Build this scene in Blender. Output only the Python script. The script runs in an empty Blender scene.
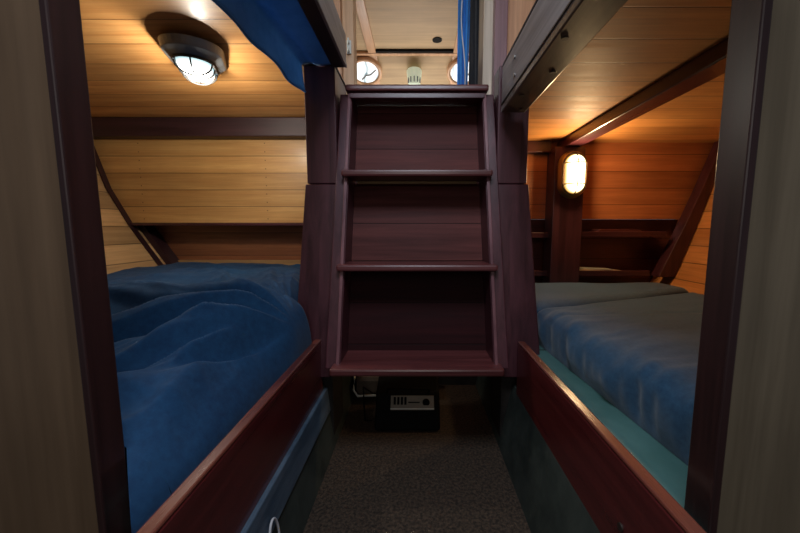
import bpy, bmesh, math, random
from mathutils import Vector, Matrix, noise
random.seed(4)
S = bpy.context.scene
COL = S.collection
EYE = 0.715          # eye height above the cabin sole; shapes below are written relative to the eye level
UP = Vector((0, 0, EYE))

# ------------------------------------------------------------------ materials
def new_mat(name):
    m = bpy.data.materials.new(name); m.use_nodes = True
    nt = m.node_tree; nt.nodes.clear()
    out = nt.nodes.new('ShaderNodeOutputMaterial')
    b = nt.nodes.new('ShaderNodeBsdfPrincipled')
    nt.links.new(b.outputs[0], out.inputs[0])
    return m, nt, b

def math_node(nt, op, a, b=None, c=None):
    n = nt.nodes.new('ShaderNodeMath'); n.operation = op
    for i, v in enumerate((a, b, c)):
        if v is None: continue
        if isinstance(v, (int, float)): n.inputs[i].default_value = v
        else: nt.links.new(v, n.inputs[i])
    return n.outputs[0]

def mixc(nt, fac, a, b, mode='MIX'):
    n = nt.nodes.new('ShaderNodeMix'); n.data_type = 'RGBA'; n.blend_type = mode
    for i, v in ((0, fac), (6, a), (7, b)):
        if isinstance(v, (int, float)): n.inputs[i].default_value = v
        elif isinstance(v, tuple): n.inputs[i].default_value = (*v, 1) if len(v) == 3 else v
        else: nt.links.new(v, n.inputs[i])
    return n.outputs[2]

def wood(name, ca, cb, grain='X', plank=None, width=.1, off=0.0, seam=.0016, rough=.38, vary=.35,
         coat=.25, gscale=1.0, knots=False, contrast=1.0, bump=.25, plugs=None):
    m, nt, b = new_mat(name)
    tc = nt.nodes.new('ShaderNodeTexCoord')
    sep = nt.nodes.new('ShaderNodeSeparateXYZ'); nt.links.new(tc.outputs['Object'], sep.inputs[0])
    ax = {'X': sep.outputs[0], 'Y': sep.outputs[1], 'Z': sep.outputs[2]}
    idn = 0.0; seamv = None
    if plank:
        u = math_node(nt, 'DIVIDE', math_node(nt, 'ADD', ax[plank], off + 10 * width), width)
        idn = math_node(nt, 'FLOOR', u)
        fr = math_node(nt, 'FRACT', u)
        d = math_node(nt, 'MINIMUM', fr, math_node(nt, 'SUBTRACT', 1.0, fr))
        d = math_node(nt, 'MULTIPLY', d, width)
        mr = nt.nodes.new('ShaderNodeMapRange'); mr.interpolation_type = 'SMOOTHSTEP'
        nt.links.new(d, mr.inputs[0]); mr.inputs[1].default_value = seam * .35; mr.inputs[2].default_value = seam * 1.6
        seamv = mr.outputs[0]
    sc = {'X': (1.6, 34, 34), 'Y': (34, 1.6, 34), 'Z': (34, 34, 1.6)}[grain]
    mp = nt.nodes.new('ShaderNodeMapping'); nt.links.new(tc.outputs['Object'], mp.inputs[0])
    mp.inputs['Scale'].default_value = tuple(s * gscale for s in sc)
    shift = nt.nodes.new('ShaderNodeCombineXYZ')
    if plank:
        v = math_node(nt, 'MULTIPLY', idn, 7.31)
        for i in range(3): nt.links.new(v, shift.inputs[i])
    add = nt.nodes.new('ShaderNodeVectorMath'); nt.links.new(mp.outputs[0], add.inputs[0]); nt.links.new(shift.outputs[0], add.inputs[1])
    n1 = nt.nodes.new('ShaderNodeTexNoise'); nt.links.new(add.outputs[0], n1.inputs['Vector'])
    n1.inputs['Scale'].default_value = 1.0; n1.inputs['Detail'].default_value = 7; n1.inputs['Roughness'].default_value = .62; n1.inputs['Distortion'].default_value = .6
    n2 = nt.nodes.new('ShaderNodeTexNoise'); nt.links.new(add.outputs[0], n2.inputs['Vector'])
    n2.inputs['Scale'].default_value = 4.5; n2.inputs['Detail'].default_value = 4
    n3 = nt.nodes.new('ShaderNodeTexNoise'); nt.links.new(tc.outputs['Object'], n3.inputs['Vector'])
    n3.inputs['Scale'].default_value = 3.5; n3.inputs['Detail'].default_value = 3
    mr2 = nt.nodes.new('ShaderNodeMapRange'); nt.links.new(n1.outputs[0], mr2.inputs[0])
    mr2.inputs[1].default_value = .5 - .22 / contrast; mr2.inputs[2].default_value = .5 + .22 / contrast
    g = mr2.outputs[0]
    col = mixc(nt, g, ca, cb)
    fine = math_node(nt, 'MULTIPLY_ADD', n2.outputs[0], .36, .82)
    blotch = math_node(nt, 'MULTIPLY_ADD', n3.outputs[0], .5, .75)
    k = math_node(nt, 'MULTIPLY', fine, blotch)
    if plank:
        wn = nt.nodes.new('ShaderNodeTexWhiteNoise'); wn.noise_dimensions = '1D'; nt.links.new(idn, wn.inputs['W'])
        t = math_node(nt, 'MULTIPLY_ADD', wn.outputs[0], vary, 1 - vary * .5)
        k = math_node(nt, 'MULTIPLY', k, t)
        k = math_node(nt, 'MULTIPLY', k, math_node(nt, 'MULTIPLY_ADD', seamv, .68, .32))
    comb = nt.nodes.new('ShaderNodeCombineXYZ')
    for i in range(3): nt.links.new(k, comb.inputs[i])
    col = mixc(nt, 1.0, col, comb.outputs[0], 'MULTIPLY')
    if knots or plugs:
        if knots:
            vo = nt.nodes.new('ShaderNodeTexVoronoi'); vo.inputs['Scale'].default_value = 1.0
            mk = nt.nodes.new('ShaderNodeMapping'); nt.links.new(tc.outputs['Object'], mk.inputs[0])
            mk.inputs['Scale'].default_value = (3.2, 6.0, 1)
            nt.links.new(mk.outputs[0], vo.inputs['Vector'])
            mk2 = nt.nodes.new('ShaderNodeMapRange'); nt.links.new(vo.outputs['Distance'], mk2.inputs[0])
            mk2.inputs[1].default_value = .03; mk2.inputs[2].default_value = .10
            col = mixc(nt, mk2.outputs[0], tuple(c * .3 for c in ca), col)
        if plugs:      # rows of small nail holes, one pair on each plank
            pa, pitch, po = plugs
            fx = math_node(nt, 'FRACT', math_node(nt, 'DIVIDE', math_node(nt, 'ADD', ax[pa], po + 10 * pitch), pitch))
            dx = math_node(nt, 'MULTIPLY', math_node(nt, 'SUBTRACT', fx, .5), pitch)
            dz = math_node(nt, 'MULTIPLY', math_node(nt, 'SUBTRACT', math_node(nt, 'ABSOLUTE', math_node(nt, 'SUBTRACT', fr, .5)), .25), width)
            dd = math_node(nt, 'SQRT', math_node(nt, 'ADD', math_node(nt, 'MULTIPLY', dx, dx), math_node(nt, 'MULTIPLY', dz, dz)))
            hit = math_node(nt, 'GREATER_THAN', dd, .0028)
            col = mixc(nt, hit, tuple(c * .35 for c in ca), col)
    nt.links.new(col, b.inputs['Base Color'])
    r = math_node(nt, 'MULTIPLY_ADD', n1.outputs[0], .22, rough - .11)
    nt.links.new(r, b.inputs['Roughness'])
    b.inputs['Coat Weight'].default_value = coat; b.inputs['Coat Roughness'].default_value = .22
    bp = nt.nodes.new('ShaderNodeBump'); bp.inputs['Strength'].default_value = bump; bp.inputs['Distance'].default_value = .002
    h = math_node(nt, 'MULTIPLY', n1.outputs[0], .25)
    if plank: h = math_node(nt, 'ADD', h, math_node(nt, 'MULTIPLY', seamv, 1.0))
    nt.links.new(h, bp.inputs['Height']); nt.links.new(bp.outputs[0], b.inputs['Normal'])
    return m

def paint(name, ca, cb, scale=9, rough=.6, bump=.15, stretch=(1, 1, 1), metallic=0.0, lo=.4, hi=.6):
    m, nt, b = new_mat(name)
    tc = nt.nodes.new('ShaderNodeTexCoord'); mp = nt.nodes.new('ShaderNodeMapping')
    nt.links.new(tc.outputs['Object'], mp.inputs[0]); mp.inputs['Scale'].default_value = stretch
    n = nt.nodes.new('ShaderNodeTexNoise'); nt.links.new(mp.outputs[0], n.inputs['Vector'])
    n.inputs['Scale'].default_value = scale; n.inputs['Detail'].default_value = 8; n.inputs['Roughness'].default_value = .65
    mr = nt.nodes.new('ShaderNodeMapRange'); nt.links.new(n.outputs[0], mr.inputs[0]); mr.inputs[1].default_value = lo; mr.inputs[2].default_value = hi
    nt.links.new(mixc(nt, mr.outputs[0], ca, cb), b.inputs['Base Color'])
    b.inputs['Roughness'].default_value = rough; b.inputs['Metallic'].default_value = metallic
    bp = nt.nodes.new('ShaderNodeBump'); bp.inputs['Strength'].default_value = bump; bp.inputs['Distance'].default_value = .003
    nt.links.new(n.outputs[0], bp.inputs['Height']); nt.links.new(bp.outputs[0], b.inputs['Normal'])
    return m

def cloth(name, ca, cb, weave=900, rough=.85, sheen=.3, heather=60):
    m, nt, b = new_mat(name)
    tc = nt.nodes.new('ShaderNodeTexCoord')
    n = nt.nodes.new('ShaderNodeTexNoise'); nt.links.new(tc.outputs['Object'], n.inputs['Vector'])
    n.inputs['Scale'].default_value = heather; n.inputs['Detail'].default_value = 8; n.inputs['Roughness'].default_value = .7
    big = nt.nodes.new('ShaderNodeTexNoise'); nt.links.new(tc.outputs['Object'], big.inputs['Vector']); big.inputs['Scale'].default_value = 4
    f = math_node(nt, 'ADD', math_node(nt, 'MULTIPLY', n.outputs[0], .7), math_node(nt, 'MULTIPLY', big.outputs[0], .5))
    mr = nt.nodes.new('ShaderNodeMapRange'); nt.links.new(f, mr.inputs[0]); mr.inputs[1].default_value = .42; mr.inputs[2].default_value = .78
    nt.links.new(mixc(nt, mr.outputs[0], ca, cb), b.inputs['Base Color'])
    b.inputs['Roughness'].default_value = rough; b.inputs['Sheen Weight'].default_value = sheen
    b.inputs['Specular IOR Level'].default_value = .2
    w = nt.nodes.new('ShaderNodeTexNoise'); nt.links.new(tc.outputs['Object'], w.inputs['Vector']); w.inputs['Scale'].default_value = weave
    bp = nt.nodes.new('ShaderNodeBump'); bp.inputs['Strength'].default_value = .2; bp.inputs['Distance'].default_value = .001
    nt.links.new(w.outputs[0], bp.inputs['Height']); nt.links.new(bp.outputs[0], b.inputs['Normal'])
    return m

def plain(name, c, rough=.5, metallic=0.0, emit=None, strength=0, trans=0.0):
    m, nt, b = new_mat(name)
    n = nt.nodes.new('ShaderNodeTexNoise'); n.inputs['Scale'].default_value = 40
    tc = nt.nodes.new('ShaderNodeTexCoord'); nt.links.new(tc.outputs['Object'], n.inputs['Vector'])
    nt.links.new(mixc(nt, n.outputs[0], tuple(x * .88 for x in c), tuple(min(1, x * 1.1) for x in c)), b.inputs['Base Color'])
    b.inputs['Roughness'].default_value = rough; b.inputs['Metallic'].default_value = metallic
    b.inputs['Transmission Weight'].default_value = trans
    if emit:
        b.inputs['Emission Color'].default_value = (*emit, 1); b.inputs['Emission Strength'].default_value = strength
    return m

MAH_A, MAH_B = (.034, .008, .012), (.090, .024, .033)
M = {}
M['purple_edge'] = wood('worn_mahogany_edge', (.10, .035, .045), (.22, .09, .10), 'Z', rough=.4)
M['beam_dark'] = wood('near_black_mahogany', (.016, .005, .007), (.045, .014, .018), 'X', rough=.5, coat=.05)
M['tread'] = wood('mahogany_tread', (.06, .014, .014), (.15, .04, .04), 'X', rough=.35, coat=.4)
M['ceil_left'] = wood('golden_pine_ceiling', (.42, .17, .048), (.64, .34, .115), 'X', 'Y', .108, .03, vary=.4, knots=False, rough=.46, coat=.15)
M['back_left'] = wood('golden_pine_panel', (.44, .21, .062), (.62, .36, .125), 'X', 'Z', .0815, .0, vary=.25, plugs=('X', .62, .13), rough=.48, coat=.1)
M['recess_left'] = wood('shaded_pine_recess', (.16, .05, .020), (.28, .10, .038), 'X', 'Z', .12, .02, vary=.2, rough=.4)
M['strip_left'] = wood('pale_pine_strip', (.30, .16, .06), (.48, .29, .12), 'X', rough=.4)
M['hull_left'] = wood('pale_pine_hull', (.42, .25, .11), (.66, .44, .22), 'Y', 'Z', .083, .02, vary=.5, seam=.002, rough=.4)
M['ceil_right'] = wood('amber_pine_ceiling', (.46, .18, .045), (.68, .32, .095), 'X', 'Y', .112, .05, vary=.35, knots=True, rough=.58, coat=.0)
M['back_right'] = wood('red_cedar_panel', (.38, .115, .040), (.56, .20, .07), 'X', 'Z', .083, .01, vary=.35, rough=.36)
M['hull_right'] = wood('orange_cedar_hull', (.56, .20, .055), (.78, .34, .11), 'Y', 'Z', .083, .03, vary=.3, seam=.002, rough=.4)
M['mahogany_x'] = wood('mahogany_lengthwise_x', MAH_A, MAH_B, 'X', rough=.36, coat=.3, contrast=1.2)
M['mahogany_y'] = wood('mahogany_lengthwise_y', MAH_A, MAH_B, 'Y', rough=.3, coat=.5, contrast=1.2)
M['mahogany_z'] = wood('mahogany_upright', MAH_A, MAH_B, 'Z', rough=.4, coat=.25, contrast=1.2)
M['board'] = wood('red_mahogany_board', (.060, .008, .010), (.135, .020, .020), 'Y', rough=.3, coat=.5)
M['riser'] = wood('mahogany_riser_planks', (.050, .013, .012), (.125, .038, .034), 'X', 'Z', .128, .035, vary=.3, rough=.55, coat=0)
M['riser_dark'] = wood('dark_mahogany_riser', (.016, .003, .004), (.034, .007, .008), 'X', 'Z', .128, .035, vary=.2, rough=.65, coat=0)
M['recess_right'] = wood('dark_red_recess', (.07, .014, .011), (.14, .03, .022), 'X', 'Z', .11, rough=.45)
M['weathered'] = wood('weathered_grey_brown', (.16, .145, .14), (.36, .32, .31), 'Y', rough=.5, coat=.1, contrast=1.3)
M['weathered_brown'] = wood('worn_brown_underside', (.04, .027, .017), (.13, .088, .055), 'Y', rough=.36, coat=.4, contrast=1.3)
M['jamb'] = wood('dark_jamb', (.016, .007, .007), (.045, .016, .015), 'Z', rough=.42, coat=.25)
M['bulk_left'] = wood('dull_brown_veneer', (.095, .055, .028), (.17, .105, .058), 'Z', rough=.5, gscale=.6, coat=.1)
M['bulk_right'] = wood('greyish_veneer', (.095, .070, .042), (.20, .155, .10), 'Z', rough=.5, gscale=.6, coat=.1)
M['cabin_ceiling'] = wood('tan_ply_ceiling', (.36, .235, .115), (.54, .38, .21), 'X', rough=.6, gscale=.5, coat=0)
M['cabin_trim'] = wood('orange_trim', (.46, .24, .12), (.66, .40, .22), 'Y', rough=.45)
M['cabin_trim_z'] = wood('orange_upright_trim', (.46, .25, .12), (.70, .44, .25), 'Z', rough=.45)
M['pale_panel'] = wood('pale_upright_panel', (.42, .33, .24), (.66, .56, .44), 'Z', rough=.5, gscale=.7)
M['orange_panel'] = wood('orange_upright_panel', (.42, .20, .10), (.64, .36, .20), 'Z', rough=.5)
M['purple_post'] = wood('purplish_upright', (.16, .075, .08), (.27, .15, .16), 'Z', rough=.5)
M['teal'] = paint('teal_paint', (.070, .175, .165), (.095, .22, .21), 6, .45, .1)
for q in ('riser_dark', 'riser', 'black_x'):
    if q in M: M[q].node_tree.nodes['Principled BSDF'].inputs['Specular IOR Level'].default_value = .12
M['wall_paint'] = paint('dark_green_paint', (.022, .030, .027), (.050, .062, .054), 7, .5, .3)
M['bluegrey'] = paint('scuffed_bluegrey_paint', (.045, .075, .115), (.11, .155, .21), 9, .45, .4, (1, .5, 3), lo=.38, hi=.62)
M['floor'] = paint('brown_speckled_sole', (.014, .008, .004), (.062, .039, .024), 130, .8, .6)
M['dark'] = paint('bilge_dark', (.008, .006, .005), (.018, .014, .011), 12, .8, .2)
M['blue_sheet'] = cloth('royal_blue_cotton', (.006, .030, .085), (.012, .064, .155), sheen=.06)
M['denim'] = cloth('dusty_blue_canvas', (.013, .058, .125), (.038, .120, .225), heather=90)
M['denim_grey'] = cloth('dusty_greyblue_canvas', (.022, .065, .13), (.045, .115, .21), heather=90)
M['canvas'] = cloth('blue_canvas', (.09, .24, .46), (.16, .34, .60), sheen=.2, heather=20)
nt = M['canvas'].node_tree; b_ = nt.nodes['Principled BSDF']; tr = nt.nodes.new('ShaderNodeBsdfTranslucent'); mx = nt.nodes.new('ShaderNodeMixShader')
nt.links.new(b_.inputs['Base Color'].links[0].from_socket, tr.inputs[0]); mx.inputs[0].default_value = .5
nt.links.new(b_.outputs[0], mx.inputs[1]); nt.links.new(tr.outputs[0], mx.inputs[2]); nt.links.new(mx.outputs[0], nt.nodes['Material Output'].inputs[0])
M['curtain'] = cloth('bright_blue_curtain', (.03, .18, .52), (.06, .30, .80), sheen=.1, heather=20)
M['black_cloth'] = cloth('black_cloth', (.006, .007, .009), (.02, .022, .028))
M['lamp_body'] = plain('grey_cast_metal', (.20, .22, .24), .45, .4)
M['lamp_body_brass'] = plain('old_brass', (.55, .36, .14), .4, .8)
M['wire'] = plain('dark_wire', (.03, .03, .03), .6)
M['wire_brass'] = plain('brass_wire', (.10, .05, .015), .6)
def glow(name, col, edge, strength, h, lo=.5):
    m, nt, b = new_mat(name)
    tc = nt.nodes.new('ShaderNodeTexCoord'); sep = nt.nodes.new('ShaderNodeSeparateXYZ'); nt.links.new(tc.outputs['Object'], sep.inputs[0])
    mr = nt.nodes.new('ShaderNodeMapRange'); mr.interpolation_type = 'SMOOTHSTEP'; nt.links.new(sep.outputs[2], mr.inputs[0])
    mr.inputs[1].default_value = h[0]; mr.inputs[2].default_value = h[1]; mr.inputs[3].default_value = lo; mr.inputs[4].default_value = strength
    nt.links.new(mr.outputs[0], b.inputs['Emission Strength'])
    f = nt.nodes.new('ShaderNodeMapRange'); nt.links.new(sep.outputs[2], f.inputs[0]); f.inputs[1].default_value = h[0]; f.inputs[2].default_value = h[1]
    nt.links.new(mixc(nt, f.outputs[0], edge, col), b.inputs['Emission Color'])
    b.inputs['Base Color'].default_value = (.6, .6, .55, 1); b.inputs['Roughness'].default_value = .25
    return m
M['glow_cool'] = glow('glowing_cool_glass', (1.0, 1.0, .97), (.50, .80, .85), 2.6, (.045, .066), .9)
M['glow_warm'] = glow('glowing_warm_glass', (1.0, .88, .55), (1.0, .60, .16), 3.2, (.036, .056), .95)
M['black'] = plain('black_plastic', (.004, .004, .004), .7)
M['black'].node_tree.nodes['Principled BSDF'].inputs['Specular IOR Level'].default_value = .1
M['silver'] = plain('silver_plastic', (.20, .17, .13), .5, .3)
M['white'] = plain('white_plastic', (.62, .64, .58), .5)
M['greenwhite'] = plain('greenish_white_plastic', (.70, .78, .62), .45, 0, (.70, .82, .60), .35)
M['cord'] = plain('pale_cord', (.55, .55, .58), .6)
M['steel'] = plain('dull_steel', (.34, .33, .32), .35, .9)
M['dark_plug'] = plain('dark_wood_plug', (.03, .02, .015), .5)
M['brass'] = plain('brass_strip', (.20, .12, .05), .5, .5)
M['sky_glass'] = plain('bright_window_glass', (.5, .55, .6), .2, 0, (.88, .95, 1.0), 1.0)
nt = M['sky_glass'].node_tree; b_ = nt.nodes['Principled BSDF']; nz = nt.nodes.new('ShaderNodeTexWave'); nz.inputs['Scale'].default_value = 4; nz.inputs['Distortion'].default_value = 6
tc_ = nt.nodes.new('ShaderNodeTexCoord'); nt.links.new(tc_.outputs['Object'], nz.inputs[0]); mr_ = nt.nodes.new('ShaderNodeMapRange'); nt.links.new(nz.outputs['Fac'], mr_.inputs[0])
mr_.inputs[1].default_value = .0; mr_.inputs[2].default_value = .25; nt.links.new(mixc(nt, mr_.outputs[0], (.10, .20, .22), (.95, 1.0, 1.0)), b_.inputs['Emission Color'])
M['paleedge'] = plain('dusty_beige_plastic', (.10, .075, .055), .7)
M['magazine'] = plain('cream_paper', (.75, .55, .33), .6)

# ------------------------------------------------------------------ mesh builder
class MB:
    def __init__(s): s.bm = bmesh.new()
    def box(s, x0, x1, y0, y1, z0, z1):
        return s.hexa([(x0,y0,z0),(x1,y0,z0),(x1,y1,z0),(x0,y1,z0),(x0,y0,z1),(x1,y0,z1),(x1,y1,z1),(x0,y1,z1)])
    def hexa(s, p):
        v = [s.bm.verts.new(q) for q in p]
        for f in ((0,3,2,1),(4,5,6,7),(0,1,5,4),(1,2,6,5),(2,3,7,6),(3,0,4,7)): s.bm.faces.new([v[i] for i in f])
        return s
    def prism(s, pts, d):            # extrude polygon (3D points) by vector d
        d = Vector(d); a = [s.bm.verts.new(p) for p in pts]; b = [s.bm.verts.new(Vector(p) + d) for p in pts]
        s.bm.faces.new(a[::-1]); s.bm.faces.new(b); n = len(pts)
        for i in range(n): s.bm.faces.new((a[i], a[(i+1) % n], b[(i+1) % n], b[i]))
        return s
    def cyl(s, c, r, h, axis='Z', n=20, r2=None):
        c = Vector(c); r2 = r if r2 is None else r2
        R = {'Z': Matrix.Identity(3), 'X': Matrix.Rotation(math.pi/2, 3, 'Y'), 'Y': Matrix.Rotation(-math.pi/2, 3, 'X')}[axis]
        a = [s.bm.verts.new(c + R @ Vector((r*math.cos(t), r*math.sin(t), 0))) for t in [2*math.pi*i/n for i in range(n)]]
        b = [s.bm.verts.new(c + R @ Vector((r2*math.cos(t), r2*math.sin(t), h))) for t in [2*math.pi*i/n for i in range(n)]]
        s.bm.faces.new(a[::-1]); s.bm.faces.new(b)
        for i in range(n): s.bm.faces.new((a[i], a[(i+1) % n], b[(i+1) % n], b[i]))
        return s
    def tube(s, pts, r, n=8, closed=False):
        pts = [Vector(p) for p in pts]; rings = []; m = len(pts)
        for i, p in enumerate(pts):
            if closed: t = pts[(i+1) % m] - pts[i-1]
            else: t = pts[min(i+1, m-1)] - pts[max(i-1, 0)]
            t.normalize(); u = t.cross(Vector((0, 0, 1)))
            if u.length < .1: u = t.cross(Vector((1, 0, 0)))
            u.normalize(); w = t.cross(u)
            rings.append([s.bm.verts.new(p + r*(u*math.cos(2*math.pi*k/n) + w*math.sin(2*math.pi*k/n))) for k in range(n)])
        for i in range(m if closed else m-1):
            A, B = rings[i], rings[(i+1) % m]
            off = 0
            if closed and i == m-1:
                off = min(range(n), key=lambda o: (A[0].co - B[o].co).length)
            for k in range(n): s.bm.faces.new((A[k], A[(k+1) % n], B[(k+1+off) % n], B[(k+off) % n]))
        if not closed: s.bm.faces.new(rings[0][::-1]); s.bm.faces.new(rings[-1])
        return s
    def rings(s, loops, cap=True):
        L = [[s.bm.verts.new(p) for p in l] for l in loops]; n = len(L[0])
        for a, b in zip(L, L[1:]):
            for k in range(n): s.bm.faces.new((a[k], a[(k+1) % n], b[(k+1) % n], b[k]))
        if cap: s.bm.faces.new(L[0][::-1]); s.bm.faces.new(L[-1])
        return s
    def grid(s, f, nu, nv):
        V = [[s.bm.verts.new(f(i/nu, j/nv)) for j in range(nv+1)] for i in range(nu+1)]
        for i in range(nu):
            for j in range(nv): s.bm.faces.new((V[i][j], V[i+1][j], V[i+1][j+1], V[i][j+1]))
        return s
    def build(s, name, mat, parent=None, bevel=0.0, smooth=False, solid=0.0, local=False):
        """one mesh object; coordinates given eye-relative, stored relative to the parent's origin (or its own base)"""
        bm = s.bm
        bmesh.ops.recalc_face_normals(bm, faces=bm.faces)
        if parent is None:
            xs = [v.co for v in bm.verts]
            o0 = Vector(((min(v.x for v in xs)+max(v.x for v in xs))/2, (min(v.y for v in xs)+max(v.y for v in xs))/2, min(v.z for v in xs)))
        else: o0 = Vector((0,0,0)) if local else parent.location - UP
        bm.transform(Matrix.Translation(-o0))
        me = bpy.data.meshes.new(name); bm.to_mesh(me); bm.free()
        me.materials.append(mat)
        ob = bpy.data.objects.new(name, me); COL.objects.link(ob)
        if parent is None: ob.location = o0 + UP
        else: ob.parent = parent
        if smooth:
            for p in me.polygons: p.use_smooth = True
        if solid:
            md = ob.modifiers.new('thick', 'SOLIDIFY'); md.thickness = solid; md.offset = 0
        if bevel:
            md = ob.modifiers.new('bevel', 'BEVEL'); md.width = bevel; md.segments = 2; md.limit_method = 'ANGLE'; md.angle_limit = math.radians(35)
        return ob

def tag(o, label, cat, group=None):
    o['label'] = label; o['category'] = cat
    if group: o['group'] = group
    return o
def thing(name, loc, label, cat, group=None, rot=(0,0,0)):
    o = bpy.data.objects.new(name, None); COL.objects.link(o); o.empty_display_size = .05
    o.location = Vector(loc) + UP; o.rotation_euler = rot
    return tag(o, label, cat, group)
def structure(mb, name, mat, **k):
    o = mb.build(name, mat, **k); o['kind'] = 'structure'; return o

FL = -EYE
def lerp(a, b, t): return a + (b-a)*t
def sm(a, b, x):
    t = max(0, min(1, (x-a)/(b-a))); return t*t*(3-2*t)

# ------------------------------------------------------------------ hull sides and berth enclosures
def hull_profile(side):
    if side < 0: pts = [(-1.64,.60),(-1.60,.435),(-1.525,.20),(-1.43,.02),(-1.30,-.18),(-1.14,-.40),(-1.0,-.60),(-.9,FL)]
    else: pts = [(1.58,.60),(1.505,.41),(1.44,.18),(1.385,.0),(1.315,-.20),(1.22,-.42),(1.0,-.60),(.9,FL)]
    return pts
def hull_x(side, z):
    p = hull_profile(side)
    for (x0,z0),(x1,z1) in zip(p, p[1:]):
        if z <= z0 and z >= z1: return lerp(x0, x1, (z0-z)/(z0-z1))
    return p[0][0]
YB = 1.86      # aft end of the berth space
def hull(side, name, mat):
    p = hull_profile(side); n = len(p)
    m = MB()
    m.prism([(x, .36, z) for x, z in p] + [(x + side*.04, .36, z) for x, z in p[::-1]], (0, YB-.36, 0))
    return structure(m, name, mat)
hull(-1, 'wall_left', M['hull_left'])
hull(1, 'wall_right', M['hull_right'])

# left berth: deckhead, beam, back wall
cz = lambda y: .57 + (1.16 - y)*.09
structure(MB().hexa([(-1.68,.40,cz(.4)),(-.45,.40,cz(.4)),(-.45,1.70,cz(1.7)),(-1.68,1.70,cz(1.7)),(-1.68,.40,.67),(-.45,.40,.67),(-.45,1.70,.60),(-1.68,1.70,.60)]), 'ceiling', M['ceil_left'])
structure(MB().box(-1.62, -.35, 1.66, 1.72, .435, .522), 'trim_1', M['beam_dark'], bevel=.004)
def hull_panel(side, z0, z1, xin, y0, y1):
    n = 8; zs = [lerp(z0, z1, i/n) for i in range(n+1)]
    poly = [(hull_x(side, z), y0, z) for z in zs] + [(xin, y0, z1), (xin, y0, z0)]
    return MB().prism(poly, (0, y1-y0, 0))
structure(hull_panel(-1, .03, .45, -.25, 1.72, 1.74), 'wall_back_left', M['back_left'])
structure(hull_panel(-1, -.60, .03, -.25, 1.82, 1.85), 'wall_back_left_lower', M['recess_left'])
structure(hull_panel(-1, .018, .030, -.25, 1.70, 1.83), 'trim_2', M['mahogany_x'])
structure(hull_panel(-1, -.26, -.165, -.25, 1.80, 1.82), 'trim_3', M['strip_left'])
# dark rib following the hull at the left back corner
m = MB(); zs = [.45, .2, .02, -.1, -.22, -.36]
m.prism([(hull_x(-1, z)+.004, 1.69, z) for z in zs] + [(hull_x(-1, z)+.009, 1.69, z) for z in zs[::-1]], (0, .03, 0))
structure(m, 'trim_4', M['beam_dark'])
m = MB(); zs = [.02, -.1, -.22, -.36]
m.prism([(hull_x(-1, z)+.002, 1.745, z) for z in zs] + [(hull_x(-1, z)+.035, 1.745, z) for z in zs[::-1]], (0, .07, 0))
structure(m, 'trim_5', M['beam_dark'])

# right berth
structure(MB().box(.318, 1.56, .40, 1.80, .43, .46), 'ceiling_right', M['ceil_right'])
beam = structure(MB().hexa([(.70,.40,.388),(.775,.40,.388),(.775,1.76,.388),(.70,1.76,.388),(.70,.40,.43),(.775,.40,.43),(.775,1.76,.43),(.70,1.76,.43)]), 'trim_6', M['mahogany_y'], bevel=.004)
structure(hull_panel(1, .05, .43, .25, 1.76, 1.78), 'wall_back_right', M['back_right'])
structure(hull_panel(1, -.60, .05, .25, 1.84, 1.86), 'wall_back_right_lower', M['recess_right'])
structure(MB().box(.30, .66, 1.72, 1.76, .375, .43), 'trim_7', M['mahogany_x'], bevel=.003)
# sloping mahogany rib against the hull in the back corner
m = MB(); zs = [.43, .3, .18, .0, -.12, -.24]
m.prism([(hull_x(1, z)-.004, 1.69, z) for z in zs] + [(hull_x(1, z)-lerp(.085,.035,max(0,min(1,(z+.2)/.6))), 1.69, z) for z in zs[::-1]], (0, .06, 0))
structure(m, 'trim_9', M['mahogany_z'], bevel=.003)

# shelves of the right berth
def shelf(x0, x1, z, label):
    t = thing('shelf', ((x0+x1)/2, 1.76, z-.02), label, 'shelf')
    MB().box(x0, x1, 1.715, 1.838, z-.010, z).build('shelf_board', M['mahogany_x'], t)
    MB().box(x0, x1, 1.70, 1.715, z-.012, z+.016).build('fiddle_rail', M['mahogany_x'], t, bevel=.003)
    return t
shelf(.80, 1.245, -.028, 'long mahogany shelf under the orange planks, right of the lamp post')
shelf(.30, .665, -.033, 'short mahogany shelf between the ladder post and the lamp post')
shelf(.80, 1.175, -.225, 'low mahogany shelf just above the far end of the right mattress')
shelf(.30, .665, -.225, 'short low mahogany shelf beside the far left end of the right mattress')
tag(MB().prism([(.905,1.73,-.028),(1.135,1.73,-.028),(1.135,1.73,-.004),(.93,1.73,.0)], (0,.09,0)).build('folded_cover', M['recess_right'], bevel=.004),
    'flat dark red folded cover lying on the long mahogany shelf', 'cover')
t = thing('magazine', (.90, 1.765, -.225), 'cream coloured papers lying on the low shelf under the lamp', 'papers')
MB().hexa([(.805,1.72,-.222),(1.07,1.715,-.222),(1.06,1.81,-.222),(.81,1.81,-.222),(.805,1.72,-.205),(1.07,1.715,-.214),(1.06,1.81,-.214),(.81,1.81,-.205)]).build('cover', M['magazine'], t, bevel=.002)
MB().hexa([(.81,1.725,-.204),(1.0,1.722,-.2085),(1.0,1.80,-.2085),(.815,1.80,-.204),(.81,1.725,-.196),(1.0,1.722,-.205),(1.0,1.80,-.205),(.815,1.80,-.196)]).build('page', M['white'], t)

# lamp post in the right berth
p = tag(MB().box(.655, .80, 1.66, 1.76, -.36, .388).build('wooden_post', M['mahogany_z'], bevel=.004),
        'square mahogany post in the right berth, carrying the glowing wall lamp', 'post')

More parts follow.
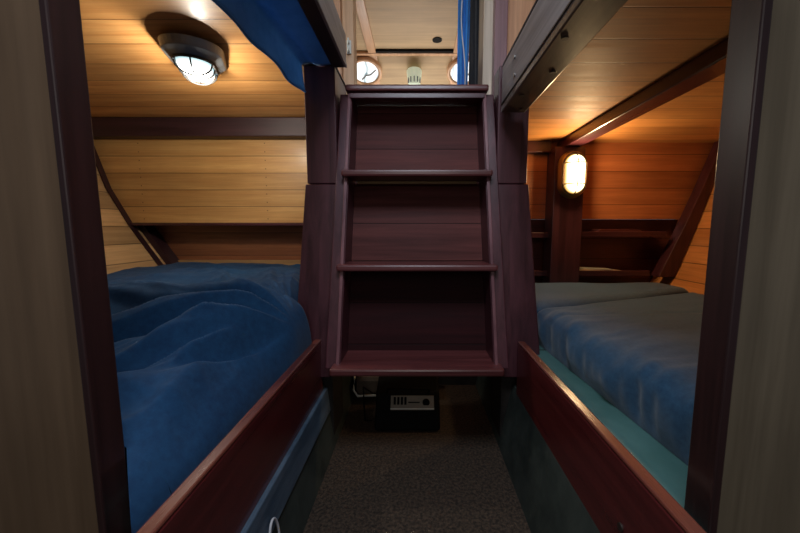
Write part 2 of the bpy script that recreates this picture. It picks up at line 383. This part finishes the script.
# bunk decks
structure(MB().box(-1.13, -.326, .43, 1.81, -.415, -.39), 'bunk_deck_left', M['teal'])
structure(MB().box(.336, 1.14, .43, 1.83, -.415, -.39), 'bunk_deck_right', M['teal'])
structure(MB().box(-.345, -.326, .385, .43, -.415, -.39), 'bunk_deck_left_end', M['teal'])
structure(MB().box(.336, .357, .33, .43, -.415, -.39), 'bunk_deck_right_end', M['teal'])
structure(MB().box(.336, .45, 1.064, 1.066, -.391, -.3885), 'trim_10', M['dark'])

# sides of the footwell
structure(MB().hexa([(-.31,.30,FL),(-.27,.30,FL),(-.27,1.5,FL),(-.31,1.5,FL),(-.328,.30,-.50),(-.302,.30,-.50),(-.302,1.5,-.50),(-.328,1.5,-.50)]), 'wall_footwell_left', M['wall_paint'])
structure(MB().hexa([(.27,.30,FL),(.31,.30,FL),(.31,1.5,FL),(.27,1.5,FL),(.312,.30,-.50),(.338,.30,-.50),(.338,1.5,-.50),(.312,1.5,-.50)]), 'wall_footwell_right', M['wall_paint'])
structure(MB().hexa([(-.300,.33,-.592),(-.283,.33,-.592),(-.283,1.06,-.592),(-.300,1.06,-.592),(-.312,.33,-.513),(-.291,.33,-.513),(-.291,1.06,-.513),(-.312,1.06,-.513)]), 'trim_11', M['bluegrey'], bevel=.003)
structure(MB().box(-1.8, 1.8, -1.2, 2.6, FL-.03, FL), 'floor', M['floor'])
structure(MB().box(-.33, .33, 1.50, 1.52, FL, .40), 'wall_behind_ladder', M['dark'])

# small pale loop of line on the left footwell side
pts = [(-.277 - .003*math.sin(a), .60 + .020*math.cos(a), -.605 + .045*math.sin(a)) for a in [math.radians(-60 + i*12) for i in range(19)]]
tag(MB().tube(pts, .0025).build('cord_loop', M['cord'], smooth=True), 'small pale cord loop hanging on the blue-grey strip under the left board', 'cord')

# ------------------------------------------------------------------ bunk boards
def bunk_board(side, label):
    xo = -.300 if side < 0 else .310
    x2 = xo + side*.021
    a, b = sorted((xo, x2))
    t = thing('bunk_board', ((a+b)/2, .70, -.50), label, 'bunk board', 'bunk boards along the footwell')
    m = MB()
    m.box(a, b, .34, 1.035 if side < 0 else 1.015, -.515, -.350)
    m.build('side_board', M['board'], t, bevel=.003)
    c = MB().box(a, b, .34, 1.035 if side < 0 else 1.015, -.350, -.343)
    c.build('cap_strip', M['board_cap'], t, bevel=.003)
    return t
M['board_cap'] = wood('worn_cap_edge', (.09, .018, .014), (.20, .06, .038), 'Y', rough=.25, coat=.6)
bunk_board(-1, 'deep red mahogany bunk board with rounded top edge, holding the crumpled blue sheet')
tb = bunk_board(1, 'deep red mahogany bunk board with worn light edge, beside the teal deck')
MB().cyl((.3075, .47, -.45), .006, .004, 'X').build('plug', M['dark_plug'], tb)

# ------------------------------------------------------------------ ladder posts
def ladder_post(side, label):
    t = thing('ladder_post', (side*.30, 1.16, FL), label, 'post', 'mahogany posts on both sides of the ladder')
    f = lambda x: side*x
    # upper block
    xi, xo = .252, .348
    m = MB(); x0, x1 = sorted((f(xi), f(xo)))
    m.box(x0, x1, 1.10, 1.275, .143, .497)
    m.build('upper_post', M['mahogany_z'], t, bevel=.003)
    # lower raking block
    a = [(f(xi+.004),1.10,.141),(f(xo+.006),1.10,.141),(f(xo+.006),1.24,.141),(f(xi+.004),1.24,.141)]
    b = [(f(.272),1.015,-.46),(f(.388),1.015,-.46),(f(.388),1.20,-.46),(f(.272),1.20,-.46)]
    MB().hexa(b + a).build('lower_post', M['mahogany_z'], t, bevel=.003)
    MB().box(*sorted((f(.275), f(.335))), 1.06, 1.20, FL, -.46).build('foot', M['dark'], t)
    if side < 0:
        MB().box(x0-.003, x1+.003, 1.096, 1.28, .497, .503).build('cap', M['dark_cap'], t, bevel=.002)
    return t
M['dark_cap'] = plain('dark_cap_wood', (.02, .012, .018), .5)
ladder_post(-1, 'dark mahogany post left of the ladder with a flat capped top')
ladder_post(1, 'dark mahogany post right of the ladder, under the bolted berth rail')

# ------------------------------------------------------------------ ladder
lad = thing('ladder', (0, 1.0, FL), 'dark mahogany companionway ladder with four treads and plank risers', 'ladder')
ZT, ZB = .43, -.42
def ly(z): return lerp(1.145, .935, (ZT - z)/(ZT - ZB))     # rake of the ladder front
def lx(z): return lerp(.222, .243, (ZT - z)/(ZT - ZB))
for s in (-1, 1):
    m = MB()
    zt, zb = ZT, ZB+.02
    lo = [(s*(lx(zb)-.022), ly(zb)-.0, zb), (s*(lx(zb)+.022), ly(zb)-.0, zb), (s*(lx(zb)+.022), ly(zb)+.15, zb), (s*(lx(zb)-.022), ly(zb)+.15, zb)]
    hi = [(s*(lx(zt)-.014), ly(zt), zt), (s*(lx(zt)+.024), ly(zt), zt), (s*(lx(zt)+.024), ly(zt)+.12, zt), (s*(lx(zt)-.014), ly(zt)+.12, zt)]
    m.hexa(lo + hi).build('stringer', M['mahogany_z'], lad, bevel=.003)
    # slim edge bead along the front of each stringer
    lo = [(s*(lx(zb)-.020), ly(zb)-.010, zb), (s*(lx(zb)-.010), ly(zb)-.010, zb), (s*(lx(zb)-.010), ly(zb)+.0, zb), (s*(lx(zb)-.020), ly(zb), zb)]
    hi = [(s*(lx(zt)-.012), ly(zt)-.010, zt), (s*(lx(zt)-.002), ly(zt)-.010, zt), (s*(lx(zt)-.002), ly(zt), zt), (s*(lx(zt)-.012), ly(zt), zt)]
    MB().hexa(lo + hi).build('bead', M['purple_edge'] if 'purple_edge' in M else M['mahogany_z'], lad, bevel=.002)
for i, (z, y, hw, dp) in enumerate([(.452, 1.12, .226, .17), (.178, 1.045, .229, .115), (-.103, .98, .236, .115), (-.385, .90, .243, .17)]):
    th = .020 if i != 3 else .022
    MB().box(-hw, hw, y, y+dp, z-th, z).build('tread', M['tread'] if 'tread' in M else M['mahogany_x'], lad, bevel=.006)
    if 0 < i < 3:
        MB().box(-.195, .195, y+dp-.02, y+dp-.006, z-th-.010, z-th-.002).build('metal_strip', M['brass'], lad)  # thin dull golden strip under the back of the middle treads
    if i == 0:
        MB().box(-.215, .215, 1.128, 1.142, .412, .428).build('valance', M['mahogany_x'], lad, bevel=.002)
# risers, behind the treads
def riser(z0, z1, mat, seam_only=False):
    d = .105
    m = MB()
    m.hexa([(-lx(z0)+.004, ly(z0)+d, z0), (lx(z0)-.004, ly(z0)+d, z0), (lx(z0)-.004, ly(z0)+d+.015, z0), (-lx(z0)+.004, ly(z0)+d+.015, z0),
            (-lx(z1)+.004, ly(z1)+d, z1), (lx(z1)-.004, ly(z1)+d, z1), (lx(z1)-.004, ly(z1)+d+.015, z1), (-lx(z1)+.004, ly(z1)+d+.015, z1)])
    return m.build('riser', mat, lad)
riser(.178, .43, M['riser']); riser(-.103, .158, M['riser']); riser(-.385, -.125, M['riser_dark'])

# ------------------------------------------------------------------ upper berth rails
t = thing('berth_rail', (.285, .75, .345), 'weathered grey-brown berth rail with bolt heads, above the right berth', 'berth rail', 'berth rails of the upper bunks')
MB().box(.252, .272, .30, 1.062, .362, .475).build('rail_board', M['weathered'], t, bevel=.003)
MB().box(.2495, .2515, .30, 1.062, .366, .3695).build('groove', M['dark_plug'], t)
MB().box(.250, .322, .30, 1.060, .345, .362).build('bottom_board', M['weathered_brown'], t, bevel=.003)
MB().box(.2515, .274, .30, 1.064, .475, .483).build('top_strip', M['dark_cap'], t, bevel=.002)
for (y, z) in ((.93, .440), (.925, .395)):
    MB().cyl((.2525, y, z), .0055, -.004, 'X', 14).build('bolt', M['steel'], t)
for (x, y) in ((.269, .66), (.30, .795), (.272, .925), (.304, 1.03)):
    MB().cyl((x, y, .3465), .0062, -.0035, 'Z', 14).build('screw_hole', M['dark_plug'], t)

t = thing('berth_rail', (-.23, .75, .472), 'weathered grey berth rail with dark underside, above the blue canvas', 'berth rail', 'berth rails of the upper bunks')
MB().box(-.250, -.212, .30, 1.062, .4725, .50).build('bottom_board', M['dark_under'] if 'dark_under' in M else M['dark_cap'], t, bevel=.003)
MB().box(-.226, -.208, .30, 1.062, .476, .566).build('rail_board', M['weathered'], t, bevel=.003)
MB().box(-.214, -.2065, .30, 1.062, .4725, .484).build('edge_bead', M['pale_edge'] if 'pale_edge' in M else M['weathered'], t, bevel=.002)

# ------------------------------------------------------------------ blue canvas slung beside the left upper rail
def canvas(u, v):
    y = lerp(.36, 1.096, u)
    xo = lerp(-.385, -.352, u)
    k = min(1, v/.6)
    x = lerp(-.246, xo, k); z = .503 - .016*math.sin(math.pi*k)*(1-u*.6)
    if v > .6:
        w = (v-.6)/.4
        x = xo - (.012*w + .010*math.sin(math.pi*w))*(1-u) + .004*u*w; z -= w*lerp(.072, .088, u)
        x += .005*math.sin(y*34 + 2*w)*w; z += .003*math.sin(y*23)*w
    z += .004*math.sin(v*20 + 6*u)*sm(.1, .5, v) + .004*noise.noise(Vector((x*20, y*7, 0)))
    return (x, y, z)
t = thing('lee_cloth', (-.31, .75, .41), 'blue canvas cloth slung under the left upper berth rail', 'canvas cloth')
MB().grid(canvas, 50, 24).build('canvas', M['canvas'], t, smooth=True, solid=.002)
pts = [Vector(canvas(i/50, 1.0)) for i in range(51)]
MB().tube([p + Vector((0, 0, -.001)) for p in pts], .0035).build('hem', M['canvas_dark'] if 'canvas_dark' in M else M['canvas'], t, smooth=True)

# ------------------------------------------------------------------ right mattress in two cushions
def slab(corners, top, H, R, nu, nv, wr):
    """rounded cushion; corners (x,y) in order: near-inboard, near-outboard, far-outboard, far-inboard"""
    c = [Vector((*q, 0)) for q in corners]
    Lu = ((c[1]-c[0]).length + (c[2]-c[3]).length)/2; Lv = ((c[3]-c[0]).length + (c[2]-c[1]).length)/2
    side = H - R; arc = math.pi*R/2
    def prof(a, L):
        tot = 2*(side+arc) + (L-2*R); q = a*tot
        def half(q):
            if q < side: return 0.0, side - q + R
            q -= side
            if q < arc:
                t = q/R; return R*(1-math.cos(t)), R*(1-math.sin(t))
            return R + q - arc, 0.0
        if q <= tot/2: return half(q)
        o, d = half(tot - q); return L - o, d
    def f(u, v):
        # finer sampling near the edges
        ou, du = prof(u, Lu); ov, dv = prof(v, Lv)
        s, t = ou/Lu, ov/Lv
        p = (c[0]*(1-s) + c[1]*s)*(1-t) + (c[3]*(1-s) + c[2]*s)*t
        d = max(du, dv) if min(du, dv) < 1e-4 else min(H, math.hypot(du, dv))
        z = top - d
        wz, wx = wr(p.x, p.y, d)
        bulge = .012*math.sin(math.pi*min(1, d/H))
        n = Vector(((-1 if s < .5 else 1)*bulge*(1 if du > 0 and dv < H else 0), (-1 if t < .5 else 1)*bulge*(1 if dv > 0 else 0), 0))
        return (p.x + n.x + wx, p.y + n.y, z + wz)
    return MB().grid(f, nu, nv)
def wr_front(x, y, d):
    e = math.exp(-((x-.44)/.14)**2)
    a = noise.noise(Vector((x*5 + y*3, y*16 - x*9, 1.3)))
    b = noise.noise(Vector((x*9, y*30 - x*12, 4.3)))
    wz = (.009*a + .005*b)*(.3 + .9*e) if d < .06 else 0
    wx = (.014*a + .010*b)*sm(.015, .06, d)*(1 - sm(.09, .12, d)) if x < .6 else 0
    crease = math.exp(-((y - 1.02 - .10*(x-.4))/.012)**2)*.004
    return wz - crease, wx
def wr_back(x, y, d): return .004*noise.noise(Vector((x*5, y*7, 2))), 0
ms = thing('mattress', (.8, .8, -.39), 'long blue canvas mattress on the teal right bunk deck', 'mattress')
slab([(.452,.45),(1.17,.45),(1.205,1.475),(.412,1.135)], -.265, .124, .042, 90, 150, wr_front).build('cushion', M['denim'], ms, smooth=True)
# piping seam along the inboard top edge
pts = []
for i in range(60):
    y = lerp(.50, 1.10, i/59); x = lerp(.452,.414, (y-.45)/.69) + .006
    pts.append((x-.004 + .002*math.sin(y*40), y, -.2975 + .004*noise.noise(Vector((0, y*14, 0)))))
MB().tube(pts, .0022, 6).build('piping', M['denim'], ms, smooth=True)
tag(slab([(.412,1.15),(1.205,1.49),(1.20,1.655),(.412,1.655)], -.258, .131, .035, 70, 50, wr_back).build('mattress', M['denim_grey'], smooth=True),
    'greyish wedge-shaped end mattress behind the long mattress in the right berth', 'mattress')

# ------------------------------------------------------------------ crumpled blue sheet on the left berth
def fold(x, y):
    """soft folds fanning out of a gathered point close to the ladder post"""
    cx, cy = -.325, .90
    dx, dy = -(x-cx), cy - y
    r = math.hypot(dx, dy); th = math.atan2(dy, dx + 1e-6)       # 0 = straight outboard, pi/2 = toward the viewer
    th += .22*noise.noise(Vector((x*3.2, y*3.2, 7)))
    a = noise.noise(Vector((th*2.6 + .5*r, r*1.5, 1.7)))
    b = noise.noise(Vector((th*5.6 - .6*r, r*2.2, 8.1)))
    c = noise.noise(Vector((th*11, r*4.5, 4.4)))
    bil = lambda n: .35 - math.sqrt(n*n + .0015)
    g = .080*bil(a) + .070*bil(b) + .030*bil(c)*sm(.05,.25,r)
    main = .045*math.exp(-((th - .12 - .45*(r-.25))/.12)**2) - .034*math.exp(-((th - .34 - .45*(r-.25))/.08)**2) + .03*math.exp(-((th - .62 - .1*(r-.25))/.09)**2) - .02*math.exp(-((th - .80)/.06)**2) + .026*math.exp(-((th - 1.05)/.08)**2)
    return (g + main)*sm(.0, .16, r)*(1 - .8*sm(.5, 1.0, r))*(1 - .5*sm(.0,-.5,th))
def sheet_point(x0, y, w, xh=None):
    over = sm(.74, .90, y)
    xe = lerp(-.336, -.318, over); ze = lerp(-.372, -.352, over)
    if y > 1.0: xe = lerp(xe, -.372, sm(.985, 1.03, y))
    zt = lerp(-.285, -.195, sm(.45, .98, y)) + .015*sm(1.0, 1.2, y) - .015*sm(1.3, 1.8, y)
    x = lerp(xe, xh, w)
    d = xe - x
    R = lerp(.13, .10, over)
    k = min(1, d/R); rise = math.sqrt(max(0, 1-(1-k)**2))
    z = lerp(ze, zt, rise)
    if over > .01: x += .010*over*math.sin(math.pi*min(1, k*1.3))*(1 if k < .77 else 0)*(1-sm(.98,1.03,y))
    amp = sm(.05, .5, k)
    z += fold(x, y)*amp
    rn = noise.noise(Vector((x*5 + y*6, y*6 - x*2, 2))); ridge = (1 - abs(rn)*2.6)
    z += amp*(.016*noise.noise(Vector((x*4, y*5, .5))) + .007*max(0, ridge)*sm(.0,.3,noise.noise(Vector((x*2.2, y*2.2, 9)))+.25) + .002*noise.noise(Vector((x*30, y*30, 2))))
    z += .02*math.exp(-((x+1.2)/.2)**2 - ((y-1.6)/.25)**2)
    return (x, y, max(z, -.383))
XH = hull_x(-1, -.25) + .03
m = MB()
m.grid(lambda u, v: sheet_point(0, lerp(.43, 1.795, u**1.15), v**1.6, XH), 260, 240)
m.grid(lambda u, v: sheet_point(0, lerp(.358, .43, u), v, -.385*(lerp(.358, .43, u)+.033)/.453 + .0008), 12, 12)
tag(m.build('bed_sheet', M['blue_sheet'], smooth=True), 'crumpled royal blue sheet spread over the whole left berth', 'sheet')

# ------------------------------------------------------------------ oval caged bulkhead lamps (local: +Z points away from the wall, long axis Y)
def stadium(w, h, z, n=40):
    r = w/2; s = h/2 - r; out = []
    for i in range(n):
        a = 2*math.pi*i/n
        out.append(((r*math.cos(a)), r*math.sin(a) + (s if math.sin(a) >= 0 else -s), z))
    return out
def bulkhead_lamp(loc, rot, w, h, base_t, dome, body, glow, wire, label, hoops, rim=.022):
    t = thing('bulkhead_lamp', loc, label, 'lamp', rot=rot)
    MB().rings([stadium(w+rim+.01, h+rim+.01, 0), stadium(w+rim, h+rim, base_t*.6), stadium(w+.012, h+.012, base_t), stadium(w-.004, h-.004, base_t)]).build('base', body, t, smooth=False, bevel=.002, local=True)
    L = []
    for k in range(7):
        a = k/6*math.pi/2
        s = math.cos(a)*.9999 + .0001
        L.append(stadium((w-.014)*max(.25, s**.5) if k < 6 else (w-.014)*.2, (h-.014)*(1-(1-max(.25, s**.5))*w/h) if k < 6 else (h-.014)*(1-.8*w/h), base_t + dome*math.sin(a)))
    MB().rings(L).build('glass', glow, t, smooth=True, local=True)
    MB().tube(stadium(w, h, base_t + .004, 48), .004, 8, True).build('cage_ring', wire, t, smooth=True, local=True)
    def hoop(p0, p1, rise):
        return [Vector(p0).lerp(Vector(p1), i/16) + Vector((0, 0, rise*math.sin(math.pi*i/16)**.45)) for i in range(17)]
    z0 = base_t + .002; rs = dome + .006
    for y in hoops:
        MB().tube(hoop((-w/2, y, z0), (w/2, y, z0), rs), .0026, 8).build('cage_wire', wire, t, smooth=True, local=True)
    MB().tube(hoop((0, -h/2, z0), (0, h/2, z0), rs), .0026, 8).build('cage_wire', wire, t, smooth=True, local=True)
    return t
bulkhead_lamp((-.715, 1.165, .57), (math.pi+.09, 0, math.radians(22)), .108, .190, .042, .036, M['lamp_body'], M['glow_cool'], M['wire'],
              'oval caged lamp glowing cool white on the left berth ceiling', (-.05, 0, .05), .055)
bulkhead_lamp((.737, 1.66, .256), (math.pi/2, 0, 0), .106, .192, .03, .034, M['lamp_body_brass'], M['glow_warm'], M['wire_brass'],
              'oval caged lamp glowing warm yellow on the right berth post', (-.048, .048))

# ------------------------------------------------------------------ doorway bulkhead nearest the viewer
for s, mat, nm in ((-1, M['bulk_left'], 'wall_front_left'), (1, M['bulk_right'], 'wall_front_right')):
    xi = .3925 if s < 0 else .3685
    x0, x1 = sorted((s*xi, s*1.75))
    structure(MB().box(x0, x1, .382, .40, FL, 1.12), nm, mat)
structure(MB().box(-.394, -.385, .381, .42, FL, 1.12), 'trim_12', M['jamb'], bevel=.002)
structure(MB().box(.359, .370, .380, .42, FL, 1.12), 'trim_13', M['jamb'], bevel=.002)

# ------------------------------------------------------------------ upper cabin seen over the ladder
structure(MB().box(-.40, .40, 1.30, 2.62, .405, .42), 'floor_upper', M['pale_panel'])
# deckhead panels
structure(MB().box(-1.3, 1.3, .25, 2.27, 1.10, 1.13), 'ceiling_cabin', M['cabin_ceiling'])
# sloped front of the coachroof
m = MB().hexa([(-1.3,2.27,1.10),(1.3,2.27,1.10),(1.3,2.30,1.13),(-1.3,2.30,1.13),(-1.3,2.56,.95),(1.3,2.56,.95),(1.3,2.59,.98),(-1.3,2.59,.98)])
structure(m, 'wall_far', M['cabin_ceiling'])
structure(MB().box(-1.3, 1.3, 2.56, 2.59, .40, .98), 'wall_far_lower', M['orange_panel'])
structure(MB().box(-.255, .225, 2.225, 2.247, 1.088, 1.1), 'trim_14', M['black'])  # black strip standing in for the shadow line along the crossbeam
structure(MB().box(-1.3, 1.3, 2.245, 2.275, 1.082, 1.1), 'trim_15', M['cabin_trim'], bevel=.003)
for i, x in enumerate((-.305, .225)):
    structure(MB().box(x, x+.05, .9, 2.26, 1.086, 1.10), f'trim_{16+i}', M['cabin_trim'], bevel=.003)
    structure(MB().hexa([(x,2.27,1.084),(x+.05,2.27,1.084),(x+.05,2.27,1.10),(x,2.27,1.10),(x,2.56,.934),(x+.05,2.56,.934),(x+.05,2.56,.95),(x,2.56,.95)]), f'trim_{18+i}', M['cabin_trim'], bevel=.002)
# portlights in the sloped front
def portlight(x, label):
    y, z = 2.375, 1.045
    ang = math.atan2(.15, .29)      # slope of the panel
    t = thing('portlight', (x, y, z), label, 'porthole', 'portholes in the forward slope', rot=(math.pi - ang + 0, 0, 0))
    # outward local z points down into the cabin
    n = 40
    ring = lambda r, h: [(r*math.cos(2*math.pi*i/n), r*.95*math.sin(2*math.pi*i/n), h) for i in range(n)]
    MB().rings([ring(.108, -.004), ring(.108, .026), ring(.096, .032), ring(.084, .026), ring(.084, .010)], cap=False).build('ring', M['cabin_trim'], t, smooth=True, local=True)
    MB().rings([ring(.086, .018), ring(.086, .021)]).build('pane', M['sky_glass'], t, local=True)
    MB().tube([(-.03,-.05,.027),(.0,-.02,.027),(.03,-.015,.027),(.07,.02,.027)], .005).build('catch', M['steel'], t, local=True)
    return t
portlight(-.338, 'round wood-rimmed porthole with bright daylight, left of the white dome lamp')
portlight(.305, 'round wood-rimmed porthole partly hidden behind the blue curtain')
# round speaker hole
tag(MB().cyl((.118, 2.12, 1.101), .028, -.006, 'Z', 24).build('vent_hole', M['black']), 'small black round vent hole in the tan cabin ceiling', 'vent')
# small white dome lamp standing under the slope
t = thing('dome_light', (-.018, 2.35, .955), 'small greenish-white dome light beyond the top tread', 'light')
MB().rings([[(r*math.cos(2*math.pi*i/24)-.018, r*math.sin(2*math.pi*i/24)+2.35, z) for i in range(24)] for r, z in ((.038,.935),(.040,.95),(.047,.99),(.050,1.025),(.044,1.035))]).build('housing', M['greenwhite'], t, smooth=True)
for k in range(5):
    a = math.radians(-150 + k*30)
    x, y = -.018 + .0435*math.cos(a), 2.35 + .0435*math.sin(a)
    MB().box(x-.0035, x+.0035, y-.003, y+.003, .945, .978).build('slot', M['lamp_body'], t)

structure(MB().box(-.31, -.226, 1.277, 1.345, .30, .497), 'trim_22', M['mahogany_z'])
structure(MB().box(.227, .31, 1.277, 1.345, .30, .46), 'trim_25', M['mahogany_z'])
structure(MB().box(-1.33, -1.30, 1.25, 2.59, .67, 1.13), 'wall_cabin_left', M['orange_panel'])
structure(MB().box(1.30, 1.33, 1.25, 2.59, .67, 1.13), 'wall_cabin_right', M['orange_panel'])
# frame of the opening, left side
structure(MB().box(-.262, -.221, 1.27, 1.33, .40, 1.10), 'trim_20', M['cabin_trim_z'], bevel=.004)
structure(MB().box(-.300, -.262, 1.25, 1.31, .50, 1.10), 'trim_21', M['orange_panel'], bevel=.004)
structure(MB().box(-1.6, -.296, 1.26, 1.30, .60, 1.10), 'wall_upper_left', M['orange_panel'])
t = thing('hook', (-.238, 1.268, .63), 'small white double hook on the orange frame left of the ladder top', 'hook')
MB().box(-.246, -.230, 1.264, 1.27, .610, .655).build('plate', M['white'], t, bevel=.002)
MB().tube([(-.238,1.264,.640),(-.238,1.25,.636),(-.236,1.246,.644),(-.236,1.245,.652)], .003).build('prong', M['white'], t, smooth=True)
MB().tube([(-.238,1.264,.618),(-.238,1.25,.612),(-.236,1.246,.620),(-.236,1.245,.628)], .003).build('prong', M['white'], t, smooth=True)
# frame of the opening, right side
structure(MB().box(.219, .252, 1.20, 1.34, .42, 1.10), 'trim_23', M['pale_panel'], bevel=.003)
structure(MB().box(.250, .292, 1.17, 1.21, .42, 1.10), 'trim_24', M['purple_post'], bevel=.003)
structure(MB().box(.288, 1.5, 1.22, 1.25, .462, 1.10), 'wall_upper_right', M['orange_panel'])
# curtain, black strap and cord on the right of the opening
def cur(u, v):
    z = lerp(.425, 1.09, v); w = lerp(.036, .052, v)
    x = .150 + u*w; y = 1.33 + .008*math.sin(u*14 + 2*v)
    return (x, y, z)
tag(MB().grid(cur, 24, 10).build('curtain', M['curtain'], smooth=True, solid=.002), 'narrow bright blue curtain gathered at the right of the opening', 'curtain')
def blk(u, v):
    z = lerp(.425, 1.09, v); return (.186 + u*.036 + .004*v, 1.29 + .006*math.sin(u*9 + 3*v), z)
tag(MB().grid(blk, 12, 10).build('hanging_cloth', M['black_cloth'], smooth=True, solid=.002), 'black cloth hanging between the blue curtain and the pale panel', 'cloth')
pts = [(.168 + .006*math.sin(i*.35) - .00045*i, 1.28 + .003*math.sin(i*.6), lerp(.44, 1.095, i/30)) for i in range(31)]
tag(MB().tube(pts, .0022, 6).build('pull_cord', M['cord'], smooth=True), 'thin pale cord hanging in front of the blue curtain', 'cord')

# ------------------------------------------------------------------ under the ladder
t = thing('radio', (-.035, 1.22, FL), 'black boxy radio with a silver control panel, on the floor under the ladder', 'radio')
MB().prism([(-.152,1.13,FL+.004),(-.152,1.16,-.66),(-.152,1.20,-.605),(-.152,1.30,-.575),(-.152,1.32,FL+.004)], (.235,0,0)).build('case', M['black'], t, bevel=.008)
# sloped silver plate on the shoulder of the case
a = Vector((0, .04, .055)).normalized(); nrm = Vector((0, -a.z, a.y))
def shoulder(x0, x1, s0, s1, h0, h1):
    o = Vector((0, 1.16, -.66)); P = []
    for h in (h0, h1):
        for (x, s) in ((x0, s0), (x1, s0), (x1, s1), (x0, s1)):
            q = o + a*s + nrm*h; P.append((x, q.y, q.z))
    return MB().hexa(P)
shoulder(-.096, .062, .010, .060, .0, .004).build('control_panel', M['silver'], t, bevel=.001)
shoulder(-.096, .062, .012, .016, .004, .006).build('rule', M['white'], t)
for k in range(4):
    shoulder(-.085 + k*.013, -.077 + k*.013, .028, .054, .003, .010).build('button', M['black'], t)
shoulder(-.032, .010, .034, .038, .003, .005).build('display_line', M['black'], t)
m = MB(); q = Vector((0, 1.16, -.66)) + a*.038 + nrm*.004
m.cyl((.033, q.y-.001, q.z), .013, -.006, 'Y', 20); m.build('dial', M['black'], t)
MB().tube([(-.11,1.205,-.60),(-.11,1.195,-.585),(.045,1.195,-.585),(.045,1.205,-.60)], .004).build('handle', M['black'], t, smooth=True)
t = thing('storage_tray', (-.12, 1.38, FL), 'dusty beige tray behind the radio, in the shadow under the ladder', 'tray')
MB().box(-.255, .06, 1.345, 1.47, -.69, -.605).build('tray_body', M['paleedge'], t, bevel=.02)
MB().tube([(-.255,1.338,-.60),(-.262,1.338,-.66),(-.245,1.336,-.685),(-.165,1.336,-.682)], .005).build('rim', M['white'], t, smooth=True)
tag(MB().tube([(-.17,1.20,-.712),(-.19,1.18,-.70),(-.20,1.22,-.66),(-.215,1.30,-.63),(-.18,1.32,-.665),(-.14,1.325,-.675)], .003).build('cable', M['black'], smooth=True),
    'thin black cable looping from behind the radio to the floor', 'cable')

# small pieces belong to the part that carries them (every part shares its thing's origin, so nothing moves)
for o in list(COL.objects):
    if o.parent is None or o.type != 'MESH': continue
    stem = o.name.split('.')[0]
    host = {'cage_wire': 'cage_ring', 'button': 'control_panel', 'dial': 'control_panel', 'display_line': 'control_panel', 'rule': 'control_panel',
            'hem': 'canvas', 'prong': 'plate', 'slot': 'housing', 'piping': 'cushion', 'groove': 'rail_board', 'cap': 'upper_post', 'metal_strip': None, 'plug': 'side_board'}.get(stem)
    if host:
        for q in o.parent.children:
            if q.name.split('.')[0] == host: o.parent = q; break

# ------------------------------------------------------------------ lights
def area(name, loc, rot, size, power, col, sy=None):
    l = bpy.data.lights.new(name, 'AREA'); l.energy = power; l.size = size; l.color = col
    if sy: l.shape = 'RECTANGLE'; l.size_y = sy
    o = bpy.data.objects.new(name, l); COL.objects.link(o); o.location = Vector(loc) + UP; o.rotation_euler = rot; return o
def lamp_light(loc, power, col, rad):
    l = bpy.data.lights.new('lamp_bulb', 'POINT'); l.energy = power; l.color = col; l.shadow_soft_size = rad
    o = bpy.data.objects.new('lamp_bulb', l); COL.objects.link(o); o.location = Vector(loc) + UP
lamp_light((-.715, 1.165, .455), 6.5, (1.0, .93, .80), .02)
lamp_light((.737, 1.572, .256), 5.5, (1.0, .66, .33), .02)
# daylight through an overhead hatch behind the viewer
area('hatch_daylight', (0, .10, 1.08), (math.radians(28), 0, 0), .45, 15.0, (.80, .88, 1.0))
area('cabin_window_daylight', (0, 2.50, .62), (math.radians(-125), 0, 0), .8, 6.0, (1.0, .97, .92), .35)  # unseen fill, added below the top tread's sightline to brighten the cabin ceiling
area('passage_daylight', (0, -.8, .35), (math.radians(80), 0, 0), .6, 2.2, (1.0, .94, .88))

w = bpy.data.worlds.new('World'); S.world = w; w.use_nodes = True
bg = w.node_tree.nodes['Background']; bg.inputs[0].default_value = (.55, .62, .75, 1); bg.inputs[1].default_value = .10

# ------------------------------------------------------------------ camera
cam = bpy.data.cameras.new('camera'); co = bpy.data.objects.new('camera', cam); COL.objects.link(co)
cam.sensor_width = 36; cam.lens = 340/800*36; cam.shift_x = -17/800; cam.clip_start = .02
co.location = UP; co.rotation_euler = (math.pi/2 - math.atan(37.5/340), 0, 0)
S.camera = co
S.view_settings.view_transform = 'Standard'
S.view_settings.look = 'None'
S.view_settings.exposure = 0.0
